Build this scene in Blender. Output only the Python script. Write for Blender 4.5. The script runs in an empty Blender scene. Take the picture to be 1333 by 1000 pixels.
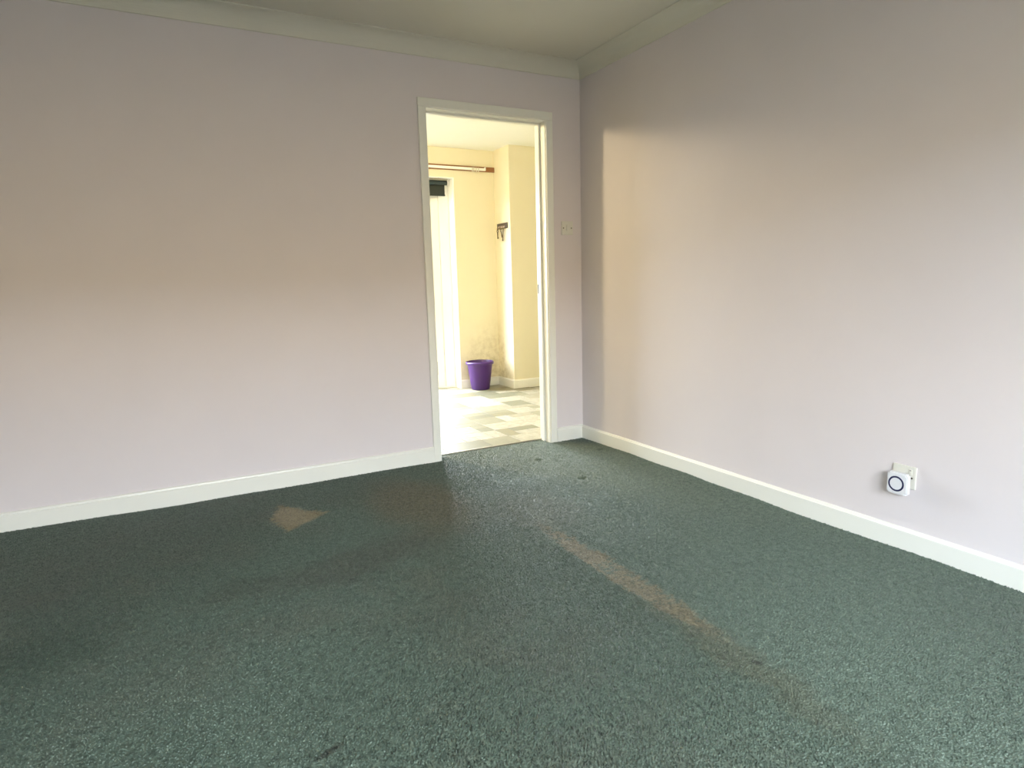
import bpy, bmesh, math, random
import numpy as np
from mathutils import Matrix, Vector

S = bpy.context.scene
COL = S.collection
random.seed(7)

# ------------------------------------------------------------------ camera
# world: room corner at the origin, door wall = plane y 0 (room at y<0), right wall = plane x 0 (room at x<0)
CAM = Vector((-2.3925, -3.5018, 1.0486))
YAW, PITCH, ROLL, FPX = 0.4869, -0.1583, -0.0273, 821.99
fw = Vector((math.sin(YAW)*math.cos(PITCH), math.cos(YAW)*math.cos(PITCH), math.sin(PITCH)))
rt = fw.cross(Vector((0, 0, 1))).normalized()
up = rt.cross(fw)
c_, s_ = math.cos(ROLL), math.sin(ROLL)
r2, u2 = rt*c_ + up*s_, -rt*s_ + up*c_
cd = bpy.data.cameras.new('camera')
cd.sensor_fit = 'HORIZONTAL'; cd.sensor_width = 36.0; cd.lens = 36.0*FPX/1333.0
cd.clip_start = 0.02; cd.clip_end = 200
cam = bpy.data.objects.new('camera', cd); COL.objects.link(cam)
m3 = Matrix((r2, u2, -fw)).transposed()
cam.matrix_world = Matrix.Translation(CAM) @ m3.to_4x4()
S.camera = cam

# ------------------------------------------------------------------ sky, exposure
SKY = (0.85, 0.94, 1.02)
SKY_STRENGTH = 43.0
w = bpy.data.worlds.new('world'); S.world = w; w.use_nodes = True
bg = w.node_tree.nodes['Background']
bg.inputs['Color'].default_value = (*SKY, 1); bg.inputs['Strength'].default_value = SKY_STRENGTH
S.view_settings.view_transform = 'Standard'; S.view_settings.look = 'None'
S.view_settings.gamma = 1.0; S.view_settings.use_curve_mapping = False
S.view_settings.exposure = 0.0
S.cycles.use_denoising = True
S.cycles.max_bounces = 12; S.cycles.diffuse_bounces = 8
S.cycles.sample_clamp_indirect = 10.0
S.cycles.use_guiding = True

def portal(name, loc, sx, sz, face):
    l = bpy.data.lights.new(name, 'AREA'); l.shape = 'RECTANGLE'; l.size = sx; l.size_y = sz
    l.cycles.is_portal = True
    o = bpy.data.objects.new(name, l); COL.objects.link(o)
    o.location = loc
    o.rotation_euler = (math.pi/2, 0, 0) if face > 0 else (-math.pi/2, 0, 0)   # -Z of the lamp points into the room
    return o

# room dimensions
CEIL = 2.38; XL = -6.8; YF = -4.7
WIN = (-3.1, -0.95, 0.55, 2.0)          # front window x0 x1 z0 z1
DX0, DX1, DH = -1.036, -0.2635, 2.0295   # doorway
WT = 0.12                                # door wall thickness
KY = 2.397; KP = 2.069; KPX = 0.586      # kitchen far wall, pier face, pier side
KXL, KXR, KC = -3.6, 1.7, 2.358
FD = (-1.72, 0.147, 0.0, 2.08)            # french door opening
portal('window_front_offscreen', ((WIN[0]+WIN[1])/2, YF-0.14, (WIN[2]+WIN[3])/2), WIN[1]-WIN[0], WIN[3]-WIN[2], 1)
portal('french_door_offscreen', ((FD[0]+FD[1])/2, KY+0.27, FD[3]/2), FD[1]-FD[0], FD[3], -1)

# ------------------------------------------------------------------ helpers
def mat(name, col, rough=0.6, metallic=0.0, spec=0.5):
    m = bpy.data.materials.new(name); m.use_nodes = True
    b = m.node_tree.nodes['Principled BSDF']
    b.inputs['Base Color'].default_value = (*col, 1); b.inputs['Roughness'].default_value = rough
    b.inputs['Metallic'].default_value = metallic; b.inputs['Specular IOR Level'].default_value = spec
    return m

class NT:
    """tiny node-tree helper"""
    def __init__(s, m): s.t = m.node_tree; s.b = s.t.nodes['Principled BSDF']
    def n(s, kind, **kw):
        x = s.t.nodes.new(kind)
        for k, v in kw.items(): setattr(x, k, v)
        return x
    def l(s, a, b): s.t.links.new(a, b)
    def val(s, sock, v):
        if isinstance(v, (int, float)): sock.default_value = v
        else: s.l(v, sock)
    def math(s, op, a, b=None, c=None, clamp=False):
        x = s.n('ShaderNodeMath', operation=op); x.use_clamp = clamp
        s.val(x.inputs[0], a)
        if b is not None: s.val(x.inputs[1], b)
        if c is not None: s.val(x.inputs[2], c)
        return x.outputs[0]
    def noise(s, vec, scale, detail=4, rough=0.55, dist=0.0):
        x = s.n('ShaderNodeTexNoise'); x.inputs['Scale'].default_value = scale
        x.inputs['Detail'].default_value = detail; x.inputs['Roughness'].default_value = rough
        x.inputs['Distortion'].default_value = dist
        s.l(vec, x.inputs['Vector']); return x.outputs['Fac']
    def smooth(s, v, a, b):
        x = s.n('ShaderNodeMapRange', interpolation_type='SMOOTHSTEP')
        s.val(x.inputs['Value'], v); x.inputs['From Min'].default_value = a; x.inputs['From Max'].default_value = b
        return x.outputs['Result']
    def mix(s, fac, a, b, mode='MIX'):
        x = s.n('ShaderNodeMix', data_type='RGBA', blend_type=mode)
        s.val(x.inputs[0], fac)
        for sock, v in ((x.inputs[6], a), (x.inputs[7], b)):
            if isinstance(v, tuple): sock.default_value = (*v, 1)
            else: s.l(v, sock)
        return x.outputs[2]
    def bump(s, h, strength, dist):
        x = s.n('ShaderNodeBump'); x.inputs['Strength'].default_value = strength; x.inputs['Distance'].default_value = dist
        s.l(h, x.inputs['Height']); s.l(x.outputs[0], s.b.inputs['Normal'])
    def coords(s): return s.n('ShaderNodeTexCoord').outputs['Object']
    def geo(s): return s.n('ShaderNodeNewGeometry').outputs['Position']

def paint(name, col, var=0.03, bump=0.04, rough=0.7):
    m = mat(name, col, rough); t = NT(m); p = t.geo()
    f = t.noise(p, 3.0, 5)
    t.l(t.mix(f, tuple(c*(1-var) for c in col), tuple(min(1, c*(1+var)) for c in col)), t.b.inputs['Base Color'])
    t.bump(t.noise(p, 260, 2), bump, 0.002)
    return m

M = {}
M['lavender'] = paint('lavender_wall_paint', (0.655, 0.605, 0.615))
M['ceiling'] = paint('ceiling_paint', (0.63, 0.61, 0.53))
M['gloss'] = paint('gloss_white_woodwork', (0.76, 0.76, 0.70), 0.02, 0.01, 0.35)
M['kceil'] = paint('kitchen_ceiling_paint', (0.90, 0.90, 0.82))
M['upvc'] = paint('white_door_plastic', (0.86, 0.87, 0.84), 0.01, 0.0, 0.3)
M['plastic'] = paint('white_switch_plastic', (0.645, 0.635, 0.57), 0.02, 0.0, 0.35)
M['chime'] = paint('chime_white_plastic', (0.68, 0.685, 0.71), 0.01, 0.0, 0.4)
M['navy'] = mat('navy_print', (0.012, 0.014, 0.06), 0.4)
M['dark'] = mat('dark_gap', (0.03, 0.027, 0.02), 0.6)
M['grey'] = mat('grey_print', (0.25, 0.25, 0.24), 0.5)
M['brass'] = mat('tarnished_brass', (0.30, 0.22, 0.10), 0.4, 0.9)
M['steel'] = mat('dull_steel', (0.45, 0.42, 0.36), 0.4, 0.9)
M['screw'] = mat('dull_screw_head', (0.10, 0.085, 0.06), 0.5, 0.3)

def kwall():
    m = mat('pale_yellow_kitchen_paint', (0.86, 0.76, 0.47), 0.7); t = NT(m); p = t.geo()
    x = t.n('ShaderNodeSeparateXYZ'); t.l(p, x.inputs[0])
    base = t.mix(t.noise(p, 2.2, 5), (0.68, 0.63, 0.47), (0.71, 0.66, 0.50))
    # grubby mildew marks low down around the corner behind the bin
    dx = t.math('DIVIDE', t.math('SUBTRACT', x.outputs[0], 0.52), 0.42)
    dz = t.math('DIVIDE', t.math('SUBTRACT', x.outputs[2], 0.10), 0.60)
    d = t.math('SQRT', t.math('ADD', t.math('MULTIPLY', dx, dx), t.math('MULTIPLY', dz, dz)))
    fall = t.smooth(d, 1.15, 0.25)
    deep = t.smooth(x.outputs[1], 2.02, 2.33)
    blot = t.smooth(t.noise(p, 16, 8, 0.7), 0.35, 0.72)
    f = t.math('MULTIPLY', t.math('MULTIPLY', fall, blot), t.math('MULTIPLY', deep, 0.5), clamp=True)
    col = t.mix(f, base, (0.30, 0.225, 0.10))
    sp = t.math('MULTIPLY', t.smooth(t.noise(p, 60, 2), 0.70, 0.76), t.math('MULTIPLY', fall, 0.5))
    t.l(t.mix(sp, col, (0.18, 0.13, 0.06)), t.b.inputs['Base Color'])
    t.bump(t.noise(p, 240, 2), 0.05, 0.002)
    return m
M['kwall'] = kwall()

def kit_tile():
    m = mat('stone_pattern_vinyl_tile', (0.6, 0.57, 0.48), 0.45, spec=0.3); t = NT(m); p = t.geo()
    r = t.n('ShaderNodeObjectInfo').outputs['Random']
    cr = t.n('ShaderNodeValToRGB'); t.l(r, cr.inputs[0]); e = cr.color_ramp; e.interpolation = 'CONSTANT'
    cols = [(0.0, (0.392, 0.364, 0.287)), (0.22, (0.210, 0.189, 0.115)), (0.40, (0.462, 0.427, 0.343)), (0.58, (0.182, 0.178, 0.122)), (0.70, (0.322, 0.294, 0.217)), (0.86, (0.252, 0.241, 0.168))]
    e.elements[0].color = (*cols[0][1], 1); e.elements[1].position = cols[1][0]; e.elements[1].color = (*cols[1][1], 1)
    for q, c in cols[2:]:
        k = e.elements.new(q); k.color = (*c, 1)
    f = t.smooth(t.noise(p, 22, 8, 0.7, 0.6), 0.36, 0.66)
    c = t.mix(t.math('MULTIPLY', f, 0.55), cr.outputs[0], (0.20, 0.195, 0.145))
    t.l(c, t.b.inputs['Base Color'])
    t.bump(t.noise(p, 70, 4), 0.08, 0.002)
    return m
M['tile'] = kit_tile()
M['grout'] = paint('vinyl_joint', (0.12, 0.11, 0.08), 0.1, 0.05, 0.6)

def carpet(name, translucent=0.0):
    m = mat(name, (0.1, 0.14, 0.12), 0.56, spec=0.7); t = NT(m); p = t.geo()
    sx = t.n('ShaderNodeSeparateXYZ'); t.l(p, sx.inputs[0]); X, Y = sx.outputs[0], sx.outputs[1]
    n1 = t.noise(p, 150, 3, 0.7)           # tuft grain
    n2 = t.noise(p, 48, 4, 0.65)           # clumps
    n3 = t.noise(p, 5.5, 5, 0.6)           # matting
    n4 = t.noise(p, 1.6, 4, 0.55)          # soiling
    wob = t.math('MULTIPLY', t.math('SUBTRACT', t.noise(p, 9, 4, 0.6), 0.5), 0.16)
    fine = t.math('MULTIPLY', t.math('SUBTRACT', t.noise(p, 40, 3, 0.6), 0.5), 0.08)
    Xw = t.math('ADD', t.math('ADD', X, wob), fine)
    Yw = t.math('ADD', t.math('ADD', Y, t.math('MULTIPLY', wob, 1.3)), fine)
    Xh = t.math('ADD', X, t.math('ADD', t.math('MULTIPLY', wob, 0.45), fine))
    Yh = t.math('ADD', Y, t.math('ADD', t.math('MULTIPLY', wob, 0.6), fine))
    grain = t.math('ADD', t.math('MULTIPLY', t.math('SUBTRACT', n1, 0.5), 2.3), t.math('MULTIPLY', t.math('SUBTRACT', n2, 0.5), 1.8))
    g = t.math('ADD', 0.5, grain, clamp=True)
    base = t.mix(g, (0.0351, 0.0544, 0.0393), (0.1229, 0.1665, 0.1252))
    # walked flat, paler side towards the right wall (edge where a rug ended at x -1.07)
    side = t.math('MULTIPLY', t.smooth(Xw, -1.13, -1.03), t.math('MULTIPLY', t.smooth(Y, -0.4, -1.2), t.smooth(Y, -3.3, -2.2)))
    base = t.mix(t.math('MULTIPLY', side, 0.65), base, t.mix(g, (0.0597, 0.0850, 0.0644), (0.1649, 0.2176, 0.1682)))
    # general soil: brownish, darker
    soil = t.smooth(t.math('ADD', t.math('MULTIPLY', n4, 0.6), t.math('MULTIPLY', n3, 0.4)), 0.47, 0.66)
    lft = t.smooth(X, -0.9, -1.7)
    base = t.mix(t.math('MULTIPLY', t.math('MULTIPLY', soil, lft), 0.55), base, t.mix(g, (0.0420, 0.0500, 0.0360), (0.1430, 0.1520, 0.1130)))
    def ell(cx, cy, rx, ry, a, x=Xw, y=Yw, lo=1.15, hi=0.75):
        c, s = math.cos(a), math.sin(a)
        dx, dy = t.math('SUBTRACT', x, cx), t.math('SUBTRACT', y, cy)
        u = t.math('DIVIDE', t.math('ADD', t.math('MULTIPLY', dx, c), t.math('MULTIPLY', dy, s)), rx)
        v = t.math('DIVIDE', t.math('SUBTRACT', t.math('MULTIPLY', dy, c), t.math('MULTIPLY', dx, s)), ry)
        return t.smooth(t.math('SQRT', t.math('ADD', t.math('MULTIPLY', u, u), t.math('MULTIPLY', v, v))), lo, hi)
    def stain(col, mask, k, lo, hi):
        return t.mix(t.math('MULTIPLY', mask, k), col, t.mix(g, lo, hi))
    # brown trodden area left of the doorway, dark patches, bare strip, bare patch
    base = stain(base, ell(-1.42, -0.66, 0.26, 0.46, 0.1, lo=1.3, hi=0.4), 0.8, (0.0420, 0.0382, 0.0225), (0.1726, 0.1526, 0.0936))
    base = stain(base, ell(-1.85, -1.15, 0.42, 0.14, 0.25, lo=1.4, hi=0.3), 0.45, (0.0316, 0.0285, 0.0203), (0.0807, 0.0713, 0.0525))
    base = stain(base, ell(-2.28, -1.16, 0.13, 0.08, 0.2, lo=1.4, hi=0.3), 0.35, (0.0211, 0.0272, 0.0179), (0.0562, 0.0646, 0.0446))
    base = stain(base, ell(-2.85, -1.30, 0.22, 0.16, -0.2, lo=1.4, hi=0.4), 0.45, (0.0140, 0.0326, 0.0203), (0.0492, 0.0782, 0.0537))
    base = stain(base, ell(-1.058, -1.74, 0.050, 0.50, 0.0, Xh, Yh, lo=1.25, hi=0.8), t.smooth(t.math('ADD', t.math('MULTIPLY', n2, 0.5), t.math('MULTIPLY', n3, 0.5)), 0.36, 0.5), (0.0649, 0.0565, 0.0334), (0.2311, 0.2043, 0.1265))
    base = stain(base, ell(-1.10, -2.30, 0.06, 0.40, 0.0, lo=1.5, hi=0.3), 0.35, (0.0552, 0.0491, 0.0253), (0.1622, 0.1408, 0.0808))
    base = stain(base, ell(-0.98, -1.05, 0.22, 0.30, 0.0, lo=1.4, hi=0.3), 0.35, (0.0702, 0.0646, 0.0446), (0.1894, 0.1734, 0.1252))
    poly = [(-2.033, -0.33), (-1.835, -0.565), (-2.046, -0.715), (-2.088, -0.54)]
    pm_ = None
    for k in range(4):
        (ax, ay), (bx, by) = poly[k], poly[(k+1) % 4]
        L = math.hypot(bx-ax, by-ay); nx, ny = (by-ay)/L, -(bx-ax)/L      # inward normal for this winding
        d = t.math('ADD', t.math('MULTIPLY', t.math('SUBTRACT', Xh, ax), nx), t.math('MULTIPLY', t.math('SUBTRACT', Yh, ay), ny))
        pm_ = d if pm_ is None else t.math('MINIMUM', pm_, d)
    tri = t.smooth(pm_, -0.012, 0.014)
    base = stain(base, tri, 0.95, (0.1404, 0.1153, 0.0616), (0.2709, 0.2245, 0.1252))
    # small burnt / scuffed marks
    for cx, cy, rx, ry, a in [(-2.175, -2.15, 0.045, 0.012, 0.35), (-1.071, -2.402, 0.012, 0.016, 0.4), (-1.91, -1.30, .014, .010, 0), (-2.05, -1.62, .008, .008, 0), (-2.02, -1.76, .009, .007, 0)]:
        base = stain(base, ell(cx, cy, rx, ry, a, X, Y, 1.3, 0.4), 0.75, (0.0127, 0.0149, 0.0101), (0.0281, 0.0306, 0.0214))
    t.l(base, t.b.inputs['Base Color'])
    h = t.math('ADD', t.math('MULTIPLY', n1, 0.6), t.math('MULTIPLY', n2, 1.0))
    t.bump(h, 0.25, 0.004)
    t.b.inputs['Sheen Weight'].default_value = 0.08; t.b.inputs['Sheen Roughness'].default_value = 0.35; t.b.inputs['Sheen Tint'].default_value = (0.75, 0.9, 0.85, 1)
    if translucent:                       # light shines through the wool fibres
        tr = t.n('ShaderNodeBsdfTranslucent'); mx = t.n('ShaderNodeMixShader'); mx.inputs[0].default_value = translucent
        t.l(base, tr.inputs['Color']); t.l(t.b.outputs[0], mx.inputs[1]); t.l(tr.outputs[0], mx.inputs[2])
        t.l(mx.outputs[0], t.t.nodes['Material Output'].inputs['Surface'])
    return m
M['carpet'] = carpet('worn_green_carpet')
M['pile'] = M['carpet']

def obj(name, bm, m, parent=None, smooth=False):
    me = bpy.data.meshes.new(name)
    bmesh.ops.recalc_face_normals(bm, faces=bm.faces[:])
    bm.to_mesh(me); bm.free()
    if smooth:
        for p in me.polygons: p.use_smooth = True
    me.materials.append(m)
    o = bpy.data.objects.new(name, me); COL.objects.link(o)
    if parent is not None: o.parent = parent
    return o

def box(bm, x0, x1, y0, y1, z0, z1, bev=0.0, seg=2):
    mtx = Matrix.Translation(((x0+x1)/2, (y0+y1)/2, (z0+z1)/2)) @ Matrix.Diagonal((abs(x1-x0), abs(y1-y0), abs(z1-z0), 1))
    r = bmesh.ops.create_cube(bm, size=1.0, matrix=mtx)
    if bev > 0:
        es = list({e for v in r['verts'] for e in v.link_edges})
        bmesh.ops.bevel(bm, geom=es, offset=bev, segments=seg, affect='EDGES', profile=0.5)
    return bm

def boxes(name, lst, m, parent=None, bev=0.0):
    bm = bmesh.new()
    for b in lst: box(bm, *b, bev=bev)
    return obj(name, bm, m, parent)

def prism(bm, prof, axis, a, b, mitre0=0, mitre1=0):
    """sweep a profile [(d, z)] along axis 'x' or 'y' from a to b; d is the offset out of the wall (towards negative);
    mitre shifts the ends by d so that neighbouring runs meet cleanly"""
    ra, rb = [], []
    for d, z in prof:
        pa, pb = a + mitre0*d, b - mitre1*d
        ra.append(bm.verts.new((pa, -d, z) if axis == 'x' else (-d, pa, z)))
        rb.append(bm.verts.new((pb, -d, z) if axis == 'x' else (-d, pb, z)))
    n = len(prof)
    for i in range(n):
        j = (i+1) % n
        bm.faces.new((ra[i], ra[j], rb[j], rb[i]))
    bm.faces.new(ra[::-1]); bm.faces.new(rb)
    return bm

def lathe(bm, prof, seg=48, centre=(0, 0, 0), closed=False):
    rings = []
    for r, z in prof:
        rings.append([bm.verts.new((centre[0]+r*math.cos(2*math.pi*k/seg), centre[1]+r*math.sin(2*math.pi*k/seg), centre[2]+z)) for k in range(seg)])
    n = len(rings)
    for i in range(n if closed else n-1):
        A, B = rings[i], rings[(i+1) % n]
        for k in range(seg):
            bm.faces.new((A[k], A[(k+1) % seg], B[(k+1) % seg], B[k]))
    if not closed:
        bm.faces.new(rings[0][::-1]); bm.faces.new(rings[-1])
    return bm

def tube(bm, p0, p1, r, seg=12):
    p0, p1 = Vector(p0), Vector(p1); d = p1-p0
    q = d.to_track_quat('Z', 'Y').to_matrix().to_4x4()
    bmesh.ops.create_cone(bm, cap_ends=True, segments=seg, radius1=r, radius2=r, depth=d.length, matrix=Matrix.Translation((p0+p1)/2) @ q)
    return bm

def torus(bm, mtx, R, r, su=20, sv=8):
    vs = [[bm.verts.new(mtx @ Vector(((R+r*math.cos(2*math.pi*j/sv))*math.cos(2*math.pi*i/su), (R+r*math.cos(2*math.pi*j/sv))*math.sin(2*math.pi*i/su), r*math.sin(2*math.pi*j/sv)))) for j in range(sv)] for i in range(su)]
    for i in range(su):
        for j in range(sv):
            bm.faces.new((vs[i][j], vs[(i+1) % su][j], vs[(i+1) % su][(j+1) % sv], vs[i][(j+1) % sv]))
    return bm

def struct(o): o['kind'] = 'structure'; return o
def empty(name, loc=(0, 0, 0)):
    o = bpy.data.objects.new(name, None); o.empty_display_size = 0.05; COL.objects.link(o); o.location = loc; return o
def thing(name, label, cat, loc, group=None):
    o = empty(name, loc); o['label'] = label; o['category'] = cat
    if group: o['group'] = group
    return o
def tag(o, label, cat, group=None):
    o['label'] = label; o['category'] = cat
    if group: o['group'] = group
    return o
def part(name, bm, m, parent, smooth=False):
    """bm is built in world coordinates; moved into the parent's frame"""
    off = Vector((0, 0, 0)); q = parent
    while q is not None: off += Vector(q.location); q = q.parent
    bmesh.ops.translate(bm, verts=bm.verts, vec=-off)
    return obj(name, bm, m, parent, smooth)

# ------------------------------------------------------------------ room shell
struct(boxes('wall_back', [(XL, DX0-0.015, 0, WT/2, -0.05, CEIL), (DX1+0.015, 0.12, 0, WT/2, -0.05, CEIL), (DX0-0.015, DX1+0.015, 0, WT/2, DH+0.015, CEIL)], M['lavender']))
struct(boxes('wall_kitchen_near', [(KXL, DX0-0.015, WT/2, WT, -0.05, CEIL), (DX1+0.015, KXR, WT/2, WT, -0.05, CEIL), (DX0-0.015, DX1+0.015, WT/2, WT, DH+0.015, CEIL)], M['kwall']))
struct(boxes('wall_right', [(0, 0.12, YF-0.25, 0, -0.05, CEIL)], M['lavender']))
struct(boxes('wall_left', [(XL-0.12, XL, YF-0.25, WT, -0.05, CEIL)], M['lavender']))
struct(boxes('wall_front', [(XL, WIN[0], YF-0.25, YF, -0.05, CEIL), (WIN[1], 0, YF-0.25, YF, -0.05, CEIL), (WIN[0], WIN[1], YF-0.25, YF, -0.05, WIN[2]), (WIN[0], WIN[1], YF-0.25, YF, WIN[3], CEIL)], M['lavender']))
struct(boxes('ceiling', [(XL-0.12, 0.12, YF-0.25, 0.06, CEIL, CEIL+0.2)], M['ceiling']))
struct(boxes('ceiling_kitchen', [(KXL-0.12, KXR+0.12, 0.12, KY, KC, KC+0.22), (KXL-0.12, KXR+0.12, 0.06, 0.12, CEIL, KC+0.22), (KXL-0.12, KXR+0.12, KY, KY+0.3, KC, KC+0.22)], M['kceil']))

# carpet: a fine grid with real unevenness and the dents of four furniture feet
DENTS = [(-0.532, -0.312), (-0.537, -0.777), (-0.101, -0.345), (-0.085, -0.747)]
def carpet_z(gx, gy):
    rng = np.random.default_rng(3)
    z = np.zeros_like(gx)
    for _ in range(26):
        k = rng.uniform(3, 16); a = rng.uniform(0, 2*math.pi); ph = rng.uniform(0, 6.28)
        z += 0.0011/(k/6)*np.sin(k*(gx*math.cos(a)+gy*math.sin(a))+ph)
    for cx, cy in DENTS:
        z -= 0.018*np.exp(-(((gx-cx)/0.022)**2 + ((gy-cy)/0.016)**2)**2)
    z -= 0.004*np.exp(-((gx+1.055)/0.05)**4 - ((gy+1.75)/0.5)**4)      # worn-down bare strip
    return np.clip(z, -0.020, 0.006)
def carpet_mesh():
    def grid(x0, x1, y0, y1, st):
        nx, ny = int(round((x1-x0)/st))+1, int(round((y1-y0)/st))+1
        gx, gy = np.meshgrid(np.linspace(x0, x1, nx), np.linspace(y0, y1, ny))
        V = np.stack([gx.ravel(), gy.ravel(), (carpet_z(gx, gy)-0.003).ravel()], 1)
        i = np.arange(nx*ny).reshape(ny, nx)
        Q = np.stack([i[:-1, :-1], i[:-1, 1:], i[1:, 1:], i[1:, :-1]], -1).reshape(-1, 4)
        return V, Q
    V1, Q1 = grid(XL, 0.0, -3.0, 0.0, 0.012)
    V2, Q2 = grid(XL, 0.0, YF, -3.0, 0.05)
    V3, Q3 = grid(DX0+0.001, DX1-0.001, 0.0, 0.10, 0.012)
    V = np.vstack([V1, V2, V3]); Q = np.vstack([Q1, Q2+len(V1), Q3+len(V1)+len(V2)])
    me = bpy.data.meshes.new('floor')
    me.from_pydata(V.tolist(), [], Q.tolist())
    for p in me.polygons: p.use_smooth = True
    me.materials.append(M['carpet'])
    o = bpy.data.objects.new('floor', me); COL.objects.link(o); return struct(o)
FLOOR = carpet_mesh()
def carpet_pile():
    """short leaning tufts over the floor in view, one mesh"""
    rng = np.random.default_rng(21); st = 0.0066
    def pts(x0, x1, y0, y1):
        gx, gy = np.meshgrid(np.arange(x0, x1, st), np.arange(y0, y1, st)); return gx.ravel(), gy.ravel()
    a, b = pts(-4.3, -0.014, -2.95, -0.014); c, d = pts(DX0+0.004, DX1-0.004, -0.014, 0.097)
    x = np.concatenate([a, c]); y = np.concatenate([b, d]); n = len(x)
    x = x + rng.uniform(-.45, .45, n)*st; y = y + rng.uniform(-.45, .45, n)*st
    z = carpet_z(x, y) - 0.0042
    r = rng.uniform(0.0036, 0.0064, n); h = rng.uniform(0.0036, 0.0068, n)
    bare = np.exp(-((x+1.055)/0.052)**4 - ((y+1.75)/0.5)**4) + np.exp(-((x+2.0)/0.09)**4 - ((y+0.53)/0.15)**4)
    h = h*(1-0.45*np.clip(bare, 0, 1))
    # pile lies over in patches
    lx = 0.0022*np.sin(3.1*x+1.7*y+1.0)*np.cos(2.3*y-0.9*x) + rng.normal(0, 0.0022, n)
    ly = 0.0022*np.cos(2.7*x-1.9*y) + rng.normal(0, 0.0022, n)
    for cx, cy in DENTS:
        h = np.where(((x-cx)/0.024)**2 + ((y-cy)/0.022)**2 < 1.2, 0.0004, h)
    t0 = rng.uniform(0, 2*math.pi, n)
    V = np.zeros((n, 4, 3), np.float32)
    for k in range(3):
        t = t0 + k*2*math.pi/3
        V[:, k, 0] = x + r*np.cos(t); V[:, k, 1] = y + r*np.sin(t); V[:, k, 2] = z
    V[:, 3, 0] = x + lx; V[:, 3, 1] = y + ly; V[:, 3, 2] = z + h
    base = (np.arange(n)*4)[:, None, None]
    F = (base + np.array([[0, 1, 3], [1, 2, 3], [2, 0, 3]])[None]).reshape(-1).astype(np.int32)
    me = bpy.data.meshes.new('pile')
    me.vertices.add(n*4); me.vertices.foreach_set('co', V.reshape(-1))
    me.loops.add(len(F)); me.loops.foreach_set('vertex_index', F)
    nf = len(F)//3
    me.polygons.add(nf); me.polygons.foreach_set('loop_start', np.arange(nf, dtype=np.int32)*3)
    me.polygons.foreach_set('use_smooth', np.ones(nf, dtype=bool))
    me.update(calc_edges=True); me.validate()
    me.materials.append(M['pile'])
    o = bpy.data.objects.new('pile', me); COL.objects.link(o); o.parent = FLOOR; o['kind'] = 'stuff'
carpet_pile()
struct(boxes('floor_underlay', [(XL-0.1, 0.1, YF-0.2, 0.0, -0.10, -0.026), (DX0, DX1, 0.0, 0.10, -0.10, -0.026)], M['grout']))

# coving
R0 = CEIL-0.083
prof = [(0, R0-0.001), (0.006, R0)]
for k in range(0, 11):
    a = math.pi/2*k/10
    prof.append((0.006+0.071*(1-math.cos(a)), R0+0.006+0.071*math.sin(a)))
prof += [(0.083, CEIL-0.004), (0.083, CEIL), (0.0, CEIL)]
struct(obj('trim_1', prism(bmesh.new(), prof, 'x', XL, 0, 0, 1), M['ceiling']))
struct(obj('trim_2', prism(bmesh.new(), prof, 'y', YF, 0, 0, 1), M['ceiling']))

# skirting boards
def skirt(h):
    return [(0, 0.0-0.02), (0.016, -0.02), (0.016, h-0.011), (0.0145, h-0.0095), (0.0125, h-0.0085), (0.0075, h-0.001), (0.004, h), (0, h)]
def skirt_bead(h):
    return [(0, -0.02), (0.016, -0.02), (0.016, h-0.015), (0.0125, h-0.013), (0.0125, h-0.0105), (0.0135, h-0.009), (0.012, h-0.004), (0.008, h-0.001), (0.004, h), (0, h)]
struct(obj('baseboard_back', prism(bmesh.new(), skirt_bead(0.087), 'x', XL, DX0-0.052, 0, 0), M['gloss']))
struct(obj('baseboard_corner', prism(bmesh.new(), skirt_bead(0.087), 'x', DX1+0.052, 0, 0, 1), M['gloss']))
struct(obj('baseboard_right', prism(bmesh.new(), skirt(0.083), 'y', YF, 0, 0, 1), M['gloss']))

# doorway: lining, stops and architraves
d1 = struct(empty('door_1'))
A = 0.0125
part('jamb', box(bmesh.new(), DX0-0.02, DX0, -0.001, WT+0.002, -0.02, DH+0.02, 0.0015), M['gloss'], d1)
part('jamb', box(bmesh.new(), DX1, DX1+0.02, -0.001, WT+0.002, -0.02, DH+0.02, 0.0015), M['gloss'], d1)
part('head', box(bmesh.new(), DX0-0.0, DX1+0.0, -0.001, WT+0.002, DH, DH+0.02, 0.0015), M['gloss'], d1)
part('stop', box(bmesh.new(), DX0, DX0+0.012, 0.056, 0.088, -0.02, DH, 0.0015), M['gloss'], d1)
part('stop', box(bmesh.new(), DX1-0.012, DX1, 0.056, 0.088, -0.02, DH, 0.0015), M['gloss'], d1)
part('stop', box(bmesh.new(), DX0+0.012, DX1-0.012, 0.056, 0.088, DH-0.012, DH, 0.0015), M['gloss'], d1)
def arch(x0, x1, z0, z1, y0, y1): return box(bmesh.new(), x0, x1, y0, y1, z0, z1, 0.004, 3)
G = 0.004
for y0, y1 in ((-A, 0.002), (WT-0.002, WT+A)):
    part('architrave', arch(DX0-0.052, DX0-G, -0.02, DH+G, y0, y1), M['gloss'], d1)
    part('architrave', arch(DX1+G, DX1+0.052, -0.02, DH+G, y0, y1), M['gloss'], d1)
    part('architrave', arch(DX0-0.052, DX1+0.052, DH+G, DH+0.052, y0, y1), M['gloss'], d1)
sp = part('strike_plate', box(bmesh.new(), DX1-0.0015, DX1+0.002, 0.098, 0.119, 0.975, 1.036, 0.0006), M['dark'], d1)
part('latch_hole', box(bmesh.new(), DX1-0.0022, DX1+0.001, 0.104, 0.116, 0.99, 1.02), M['dark'], sp)
part('hinge', box(bmesh.new(), DX0-0.002, DX0+0.002, 0.000, 0.030, 0.52, 0.60, 0.0006), M['steel'], d1)
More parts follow.
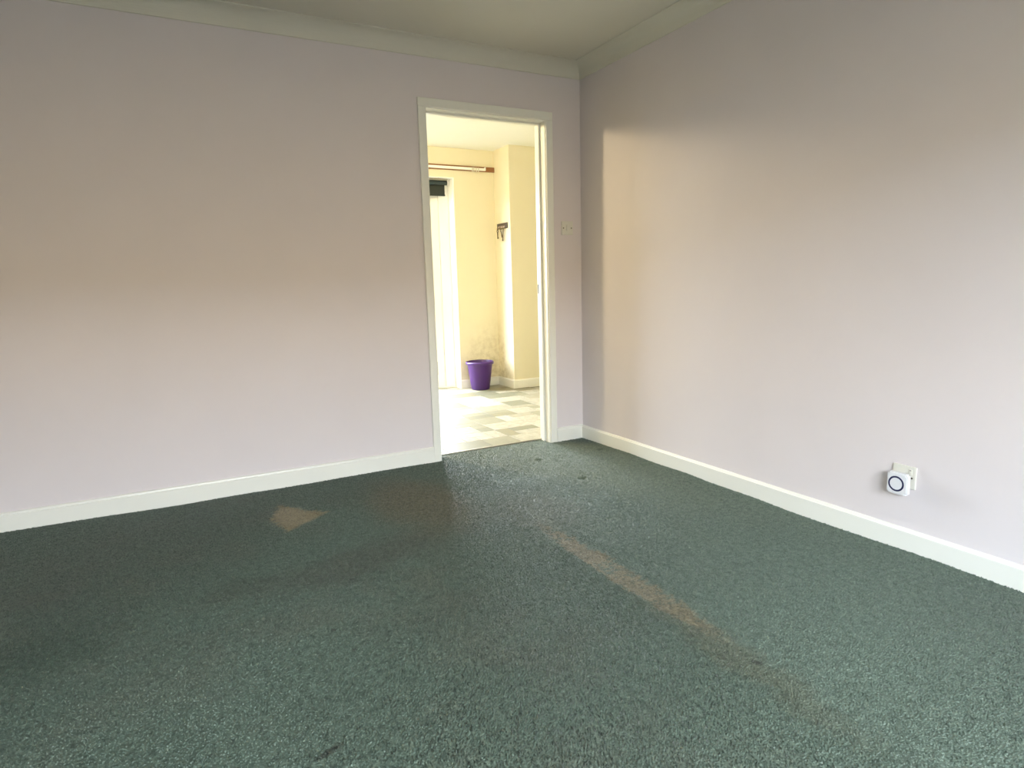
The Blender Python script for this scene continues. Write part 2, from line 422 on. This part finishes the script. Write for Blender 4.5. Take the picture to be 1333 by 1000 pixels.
part('threshold_strip', box(bmesh.new(), DX0, DX1, 0.096, 0.112, -0.02, 0.003, 0.003), M['steel'], d1)

# ------------------------------------------------------------------ front window (behind the camera)
gl = bpy.data.materials.new('clear_glass'); gl.use_nodes = True
t_ = gl.node_tree; t_.nodes.clear()
o_ = t_.nodes.new('ShaderNodeOutputMaterial'); mx = t_.nodes.new('ShaderNodeMixShader'); tr = t_.nodes.new('ShaderNodeBsdfTransparent'); gs = t_.nodes.new('ShaderNodeBsdfGlossy'); gs.inputs['Roughness'].default_value = 0.02
mx.inputs[0].default_value = 0.06
t_.links.new(tr.outputs[0], mx.inputs[1]); t_.links.new(gs.outputs[0], mx.inputs[2]); t_.links.new(mx.outputs[0], o_.inputs[0])
M['glass'] = gl
w1 = struct(empty('window_1'))
fy0, fy1 = YF-0.16, YF-0.10
wx = [WIN[0], WIN[0]+(WIN[1]-WIN[0])*0.3, WIN[0]+(WIN[1]-WIN[0])*0.7, WIN[1]]
part('frame', box(box(bmesh.new(), WIN[0], WIN[1], fy0, fy1, WIN[2], WIN[2]+0.05), WIN[0], WIN[1], fy0, fy1, WIN[3]-0.05, WIN[3]), M['upvc'], w1)
for x in wx:
    q = min(max(x, WIN[0]+0.025), WIN[1]-0.025)
    part('mullion', box(bmesh.new(), q-0.025, q+0.025, fy0, fy1, WIN[2]+0.05, WIN[3]-0.05), M['upvc'], w1)
for k in range(3):
    part('pane', box(bmesh.new(), wx[k]+0.025, wx[k+1]-0.025, YF-0.134, YF-0.130, WIN[2]+0.05, WIN[3]-0.05), M['glass'], w1)
part('window_sill', box(bmesh.new(), WIN[0]-0.03, WIN[1]+0.03, YF-0.10, YF+0.03, WIN[2]-0.02, WIN[2]+0.005, 0.004), M['gloss'], w1)

# ------------------------------------------------------------------ kitchen shell
struct(boxes('wall_kitchen_far', [(KXL, FD[0], KY, KY+0.28, -0.05, KC), (FD[1], KXR, KY, KY+0.28, -0.05, KC), (FD[0], FD[1], KY, KY+0.28, FD[3], KC)], M['kwall']))
struct(boxes('wall_kitchen_pier', [(KPX, KXR, KP, KY, -0.05, KC)], M['kwall']))
struct(boxes('wall_kitchen_left', [(KXL-0.12, KXL, WT, KY+0.28, -0.05, KC)], M['kwall']))
struct(boxes('wall_kitchen_right', [(KXR, KXR+0.12, WT, KY+0.28, -0.05, KC)], M['kwall']))
# white painted reveal of the french door
struct(boxes('trim_3', [(FD[1]-0.012, FD[1]+0.001, KY-0.002, KY+0.14, -0.01, FD[3]), (FD[0], FD[1], KY-0.002, KY+0.14, FD[3]-0.006, FD[3]+0.001)], M['upvc'], bev=0.002))
# kitchen skirting
bmk = prism(bmesh.new(), skirt(0.083), 'x', FD[1]-0.012, KPX, 0, 1); bmesh.ops.translate(bmk, verts=bmk.verts, vec=(0, KY, 0)); struct(obj('baseboard_kitchen_far', bmk, M['gloss']))
bmk = prism(bmesh.new(), skirt(0.083), 'x', KPX, KXR, -1, 0); bmesh.ops.translate(bmk, verts=bmk.verts, vec=(0, KP, 0)); struct(obj('baseboard_kitchen_pier', bmk, M['gloss']))
bmk = prism(bmesh.new(), skirt(0.083), 'y', KP, KY, -1, 1); bmesh.ops.translate(bmk, verts=bmk.verts, vec=(KPX, 0, 0)); struct(obj('baseboard_kitchen_side', bmk, M['gloss']))

# kitchen floor: stone-look tiles of mixed sizes, each its own piece
kf = struct(boxes('floor_kitchen', [(KXL, KXR, 0.10, KY+0.28, -0.10, -0.0085)], M['grout']))
tile_mesh = {}
def tile_at(x0, y0, nx, ny, mod):
    key = (nx, ny)
    if key not in tile_mesh:
        bm = bmesh.new(); g = 0.0016
        box(bm, g, nx*mod-g, g, ny*mod-g, -0.0085, -0.004)
        top = [e for e in bm.edges if all(v.co.z > -0.005 for v in e.verts)]
        bmesh.ops.bevel(bm, geom=top, offset=0.0007, segments=1, affect='EDGES')
        me = bpy.data.meshes.new('tile'); bmesh.ops.recalc_face_normals(bm, faces=bm.faces[:]); bm.to_mesh(me); bm.free(); me.materials.append(M['tile'])
        tile_mesh[key] = me
    o = bpy.data.objects.new('tile', tile_mesh[key]); COL.objects.link(o); o.parent = kf; o.location = (x0, y0, 0)
MOD = 0.105
tx0, ty0 = -1.25, 0.108
NXT, NYT = 21, 23
occ = np.zeros((NXT, NYT), bool)
rnd = random.Random(11)
for j in range(NYT):
    for i in range(NXT):
        if occ[i, j]: continue
        if ty0+(j+1)*MOD > 2.09 and tx0+i*MOD > KPX: continue
        sizes = [(2, 1), (2, 2), (1, 1), (3, 2), (1, 2), (2, 1), (2, 2)]
        rnd.shuffle(sizes); sizes.append((1, 1))
        for nx, ny in sizes:
            if i+nx > NXT or j+ny > NYT or occ[i:i+nx, j:j+ny].any(): continue
            if ty0+(j+ny)*MOD > 2.09 and tx0+(i+nx)*MOD > KPX and ny > 1: continue
            occ[i:i+nx, j:j+ny] = True
            tile_at(tx0+i*MOD, ty0+j*MOD, nx, ny, MOD); break

# french door: outer frame and two leaves
d2 = struct(empty('door_2'))
y0, y1 = KY+0.13, KY+0.20
fx0, fx1, fz = FD[0], FD[1]-0.012, FD[3]-0.006
part('frame', box(box(box(bmesh.new(), fx0, fx0+0.09, y0, y1, -0.008, fz, 0.004), fx1-0.105, fx1, y0, y1, -0.008, fz, 0.004), fx0+0.09, fx1-0.105, y0, y1, fz-0.06, fz, 0.004), M['upvc'], d2)
lx0, lx1 = fx0+0.092, fx1-0.108
mid = (lx0+lx1)/2
for a, b in ((lx0, mid-0.003), (mid+0.003, lx1)):
    ya, yb = y0+0.012, y1-0.006
    lf = part('leaf', box(box(box(box(bmesh.new(), a, a+0.105, ya, yb, 0.01, fz-0.064, 0.004), b-0.105, b, ya, yb, 0.01, fz-0.064, 0.004), a+0.105, b-0.105, ya, yb, 0.01, 0.16, 0.004), a+0.105, b-0.105, ya, yb, fz-0.17, fz-0.064, 0.004), M['upvc'], d2)
    part('pane', box(bmesh.new(), a+0.105, b-0.105, ya+0.02, ya+0.024, 0.16, fz-0.17), M['glass'], lf)
part('handle', box(box(bmesh.new(), mid+0.035, mid+0.06, y0-0.008, y0+0.013, 0.93, 1.13, 0.004), mid+0.04, mid+0.15, y0-0.045, y0-0.028, 1.03, 1.05, 0.005), M['upvc'], d2)
part('sill', box(bmesh.new(), fx0, fx1, y0-0.01, KY+0.28, -0.0085, 0.012, 0.003), M['upvc'], d2)

# ------------------------------------------------------------------ outdoors beyond the windows: unseen, set up to shape the daylight
M['paving'] = paint('outdoor_paving', (0.05, 0.043, 0.03), 0.15, 0.1, 0.9)  # ground colour set dark so little light bounces up indoors
M['warm_tan'] = paint('added_wall_warm_tan', (0.76, 0.54, 0.30), 0.15, 0.1, 0.9)  # bright tan in place of sunlight on the facade, warms its bounce
struct(boxes('ground_outside', [(-60, 60, -60, 60, -0.35, -0.15)], M['paving']))
struct(boxes('added_wall_outside', [(-40, 40, -25.4, -25.0, -0.15, 5.4)], M['warm_tan']))  # unseen facade, added to block low sky and send warm light inside

# ------------------------------------------------------------------ kitchen ceiling lamp
LAMP = (-1.47, 1.10, 2.285)
kl = thing('ceiling_lamp_offscreen', 'round flush ceiling lamp with a glowing opal globe in the kitchen', 'lamp', (LAMP[0], LAMP[1], KC))
em = mat('glowing_opal_glass', (0.9, 0.85, 0.7), 0.3)
em.node_tree.nodes['Principled BSDF'].inputs['Emission Color'].default_value = (1.0, 0.80, 0.48, 1)
em.node_tree.nodes['Principled BSDF'].inputs['Emission Strength'].default_value = 320.0
part('base', lathe(bmesh.new(), [(0.05, -0.022), (0.075, -0.018), (0.08, 0.0)], 32, (LAMP[0], LAMP[1], KC)), M['upvc'], kl, True)
bmg = bmesh.new(); bmesh.ops.create_icosphere(bmg, subdivisions=3, radius=0.085, matrix=Matrix.Translation((LAMP[0], LAMP[1], KC-0.10)))
part('globe_offscreen', bmg, em, kl, True)

# ------------------------------------------------------------------ light switch by the door
sw = thing('light_switch', 'square white single light switch on the wall between doorway and corner', 'light switch', (-0.1105, 0, 1.388))
part('plate', box(bmesh.new(), -0.1535, -0.0675, -0.009, 0.0, 1.345, 1.431, 0.003), M['plastic'], sw)
part('rocker', box(bmesh.new(), -0.1185, -0.1025, -0.0125, -0.006, 1.370, 1.406, 0.002), M['plastic'], sw)
for x in (-0.1405, -0.0805):
    part('screw', tube(bmesh.new(), (x, -0.0102, 1.388), (x, -0.006, 1.388), 0.0042, 16), M['screw'], sw)

# ------------------------------------------------------------------ socket and plug-in chime on the right wall
SY0, SY1, SZ0, SZ1 = -2.200, -2.113, 0.241, 0.328
so = thing('wall_socket', 'white single switched wall socket above the right skirting board', 'socket', (0, (SY0+SY1)/2, (SZ0+SZ1)/2))
part('plate', box(bmesh.new(), -0.010, 0.0, SY0, SY1, SZ0, SZ1, 0.003), M['plastic'], so)
rk = part('switch_rocker', box(bmesh.new(), -0.0135, -0.006, -2.187, -2.175, 0.296, 0.318, 0.002), M['plastic'], so)
part('rocker_mark', box(bmesh.new(), -0.0139, -0.013, -2.184, -2.178, 0.312, 0.316), M['grey'], rk)
for y in (-2.186, -2.127):
    part('screw', tube(bmesh.new(), (-0.0112, y, 0.2845), (-0.006, y, 0.2845), 0.0038, 16), M['screw'], so)
for y, z, hz in ((-2.167, 0.268, 0.004), (-2.145, 0.268, 0.004), (-2.156, 0.288, 0.005)):
    part('pin_hole', box(bmesh.new(), -0.0104, -0.008, y-0.004, y+0.004, z-hz, z+hz), M['dark'], so)
CY, CZ = -2.1505, 0.2605
ch = thing('doorbell_chime', 'square white plug-in doorbell chime with a dark blue ring, in the wall socket', 'doorbell chime', (-0.010, CY, CZ))
bmc = box(bmesh.new(), -0.042, -0.020, CY-0.0385, CY+0.0385, CZ-0.0415, CZ+0.0415)
ed = [e for e in bmc.edges if abs(e.verts[0].co.x-e.verts[1].co.x) > 0.01]
bmesh.ops.bevel(bmc, geom=ed, offset=0.007, segments=5, affect='EDGES')
ed = [e for e in bmc.edges if abs(e.verts[0].co.x-e.verts[1].co.x) < 1e-5]
bmesh.ops.bevel(bmc, geom=ed, offset=0.003, segments=2, affect='EDGES')
cb = part('body', bmc, M['chime'], ch)
part('plug', box(bmesh.new(), -0.0205, -0.0100, CY-0.022, CY+0.022, CZ-0.022, CZ+0.024, 0.004), M['chime'], ch)
part('ring', torus(bmesh.new(), Matrix.Translation((-0.042, CY+0.003, CZ-0.001)) @ Matrix.Rotation(math.pi/2, 4, 'Y') @ Matrix.Diagonal((1, 1, 0.25, 1)), 0.0262, 0.0036, 48, 8), M['navy'], cb, True)
part('speaker_disc', tube(bmesh.new(), (-0.0424, CY+0.003, CZ-0.001), (-0.041, CY+0.003, CZ-0.001), 0.0230, 40), M['chime'], cb)

# ------------------------------------------------------------------ purple bin
BX, BY, BZ = 0.285, 2.238, -0.004
bn = thing('waste_bin', 'purple plastic waste bin on the kitchen floor against the yellow wall', 'bin', (BX, BY, BZ))
pm = mat('purple_plastic', (0.115, 0.030, 0.27), 0.32); tt = NT(pm)
tt.l(tt.mix(tt.noise(tt.coords(), 12, 5), (0.046, 0.011, 0.112), (0.060, 0.015, 0.140)), tt.b.inputs['Base Color'])
tt.b.inputs['Subsurface Weight'].default_value = 0.0
pb = [(0.0, 0.0), (0.082, 0.0), (0.089, 0.004), (0.092, 0.012), (0.094, 0.016), (0.127, 0.262), (0.130, 0.275), (0.127, 0.275), (0.124, 0.262), (0.090, 0.016), (0.0, 0.008)]
bmb = bmesh.new()
lathe(bmb, pb[1:-1], 56, (BX, BY, BZ))
part('body', bmb, pm, bn, True)
part('rim', lathe(bmesh.new(), [(0.126, 0.262), (0.140, 0.258), (0.1425, 0.263), (0.1425, 0.278), (0.139, 0.284), (0.131, 0.286), (0.126, 0.283)], 56, (BX, BY, BZ), closed=True), pm, bn, True)

# ------------------------------------------------------------------ curtain track above the french door
wd = mat('varnished_brown_wood', (0.24, 0.095, 0.03), 0.45); tt = NT(wd); cc = tt.n('ShaderNodeMapping'); tt.l(tt.coords(), cc.inputs[0]); cc.inputs['Scale'].default_value = (4, 40, 60)
tt.l(tt.mix(tt.noise(cc.outputs[0], 3, 6), (0.17, 0.062, 0.02), (0.30, 0.125, 0.042)), tt.b.inputs['Base Color'])
ct = thing('curtain_rail', 'white curtain track on a brown wooden batten above the french door', 'curtain rail', (-0.6, KY, 2.152))
part('batten', box(bmesh.new(), -2.00, 0.600, KY-0.020, KY, 2.150, 2.196, 0.002), wd, ct)
tk = part('track', box(bmesh.new(), -2.00, 0.475, KY-0.034, KY-0.020, 2.157, 2.181, 0.003), M['upvc'], ct)
for k, x in enumerate((0.40, 0.376, 0.352, 0.335)):
    part('glider', box(box(bmesh.new(), x-0.006, x+0.006, KY-0.044, KY-0.034, 2.150, 2.182, 0.003), x-0.003, x+0.003, KY-0.042, KY-0.036, 2.138, 2.150), M['plastic'], tk)
part('end_stop', box(bmesh.new(), 0.472, 0.484, KY-0.036, KY-0.020, 2.158, 2.190, 0.003), M['upvc'], tk)

# ------------------------------------------------------------------ roller blind
rb = thing('roller_blind', 'rolled-up black roller blind at the top of the french door', 'blind', (-0.65, KY+0.07, 2.03))
bf = mat('black_green_blind_cloth', (0.016, 0.022, 0.018), 0.8); tt = NT(bf); tt.bump(tt.noise(tt.coords(), 500, 2), 0.2, 0.001)
bt = mat('slate_blue_blind_roll', (0.035, 0.055, 0.062), 0.6)
BYc = KY+0.07
part('head_rail', box(bmesh.new(), FD[0]+0.05, 0.112, BYc-0.02, BYc+0.035, 2.058, 2.0735, 0.002), M['steel'], rb)
ro = part('roll', tube(bmesh.new(), (FD[0]+0.08, BYc, 2.036), (0.100, BYc, 2.036), 0.021, 28), bt, rb, True)
fa = part('cloth', box(bmesh.new(), FD[0]+0.10, 0.082, BYc+0.012, BYc+0.0135, 1.925, 2.036), bf, rb)
part('bottom_bar', box(bmesh.new(), FD[0]+0.098, 0.084, BYc+0.005, BYc+0.020, 1.914, 1.928, 0.003), bf, fa)
for x in (FD[0]+0.06, 0.106):
    part('bracket', box(bmesh.new(), x-0.003, x+0.003, BYc-0.024, BYc+0.030, 2.012, 2.066, 0.001), M['upvc'], rb)

# ------------------------------------------------------------------ key rack on the side of the pier
kr = thing('key_rack', 'small dark wooden key rack with a pale picture strip on the yellow pier', 'key rack', (KPX, 2.225, 1.61))
dkw = mat('dark_brown_wood', (0.035, 0.020, 0.012), 0.4); tt = NT(dkw); tt.l(tt.mix(tt.noise(tt.coords(), 40, 4), (0.022, 0.012, 0.008), (0.05, 0.03, 0.018)), tt.b.inputs['Base Color'])
bd = part('board', box(bmesh.new(), KPX-0.014, KPX, 2.118, 2.330, 1.585, 1.640, 0.004), dkw, kr)
plate = mat('pale_picture_strip', (0.40, 0.34, 0.30), 0.5); tt = NT(plate); tt.l(tt.mix(tt.smooth(tt.noise(tt.coords(), 55, 4), 0.42, 0.6), (0.14, 0.09, 0.07), (0.38, 0.31, 0.29)), tt.b.inputs['Base Color'])
part('picture_strip', box(bmesh.new(), KPX-0.0155, KPX-0.0135, 2.160, 2.305, 1.594, 1.614), plate, bd)
hooks = [2.305, 2.265, 2.225, 2.185, 2.150]
for y in hooks:
    bmh = bmesh.new(); tube(bmh, (KPX-0.014, y, 1.590), (KPX-0.026, y, 1.584), 0.0022, 8); tube(bmh, (KPX-0.026, y, 1.584), (KPX-0.030, y, 1.594), 0.0022, 8)
    part('hook', bmh, M['brass'], kr)
def key(y, ang, L, bow, label, m):
    k = thing('key', label, 'key', (KPX-0.022, y, 1.584), 'keys hanging from the key rack')
    cz = 1.584-bow
    part('bow', torus(bmesh.new(), Matrix.Translation((KPX-0.022, y, cz)) @ Matrix.Rotation(math.pi/2, 4, 'Y') @ Matrix.Diagonal((1, 1, 0.5, 1)), bow*0.78, bow*0.32, 20, 8), m, k, True)
    s, c = math.sin(ang), math.cos(ang)
    p0 = Vector((KPX-0.022, y-s*bow*0.8, cz-c*bow*0.8)); p1 = Vector((KPX-0.022, y-s*L, cz-c*L))
    bmx = tube(bmesh.new(), p0, p1, 0.0058, 10)
    part('blade', bmx, m, k)
    part('bit', box(bmesh.new(), KPX-0.0245, KPX-0.0195, p1.y-0.015, p1.y+0.004, p1.z+0.001, p1.z+0.018), m, k)
kb = mat('old_bronze_key', (0.085, 0.06, 0.025), 0.6, 0.3)
key(2.303, 0.0, 0.075, 0.017, 'straight bronze key on the hook of the key rack beside the wall corner', kb)
key(2.228, 0.28, 0.072, 0.015, 'slanting bronze key hanging below the middle of the key rack', kb)
key(2.183, -0.15, 0.105, 0.015, 'longest bronze key hanging from the key rack', kb)
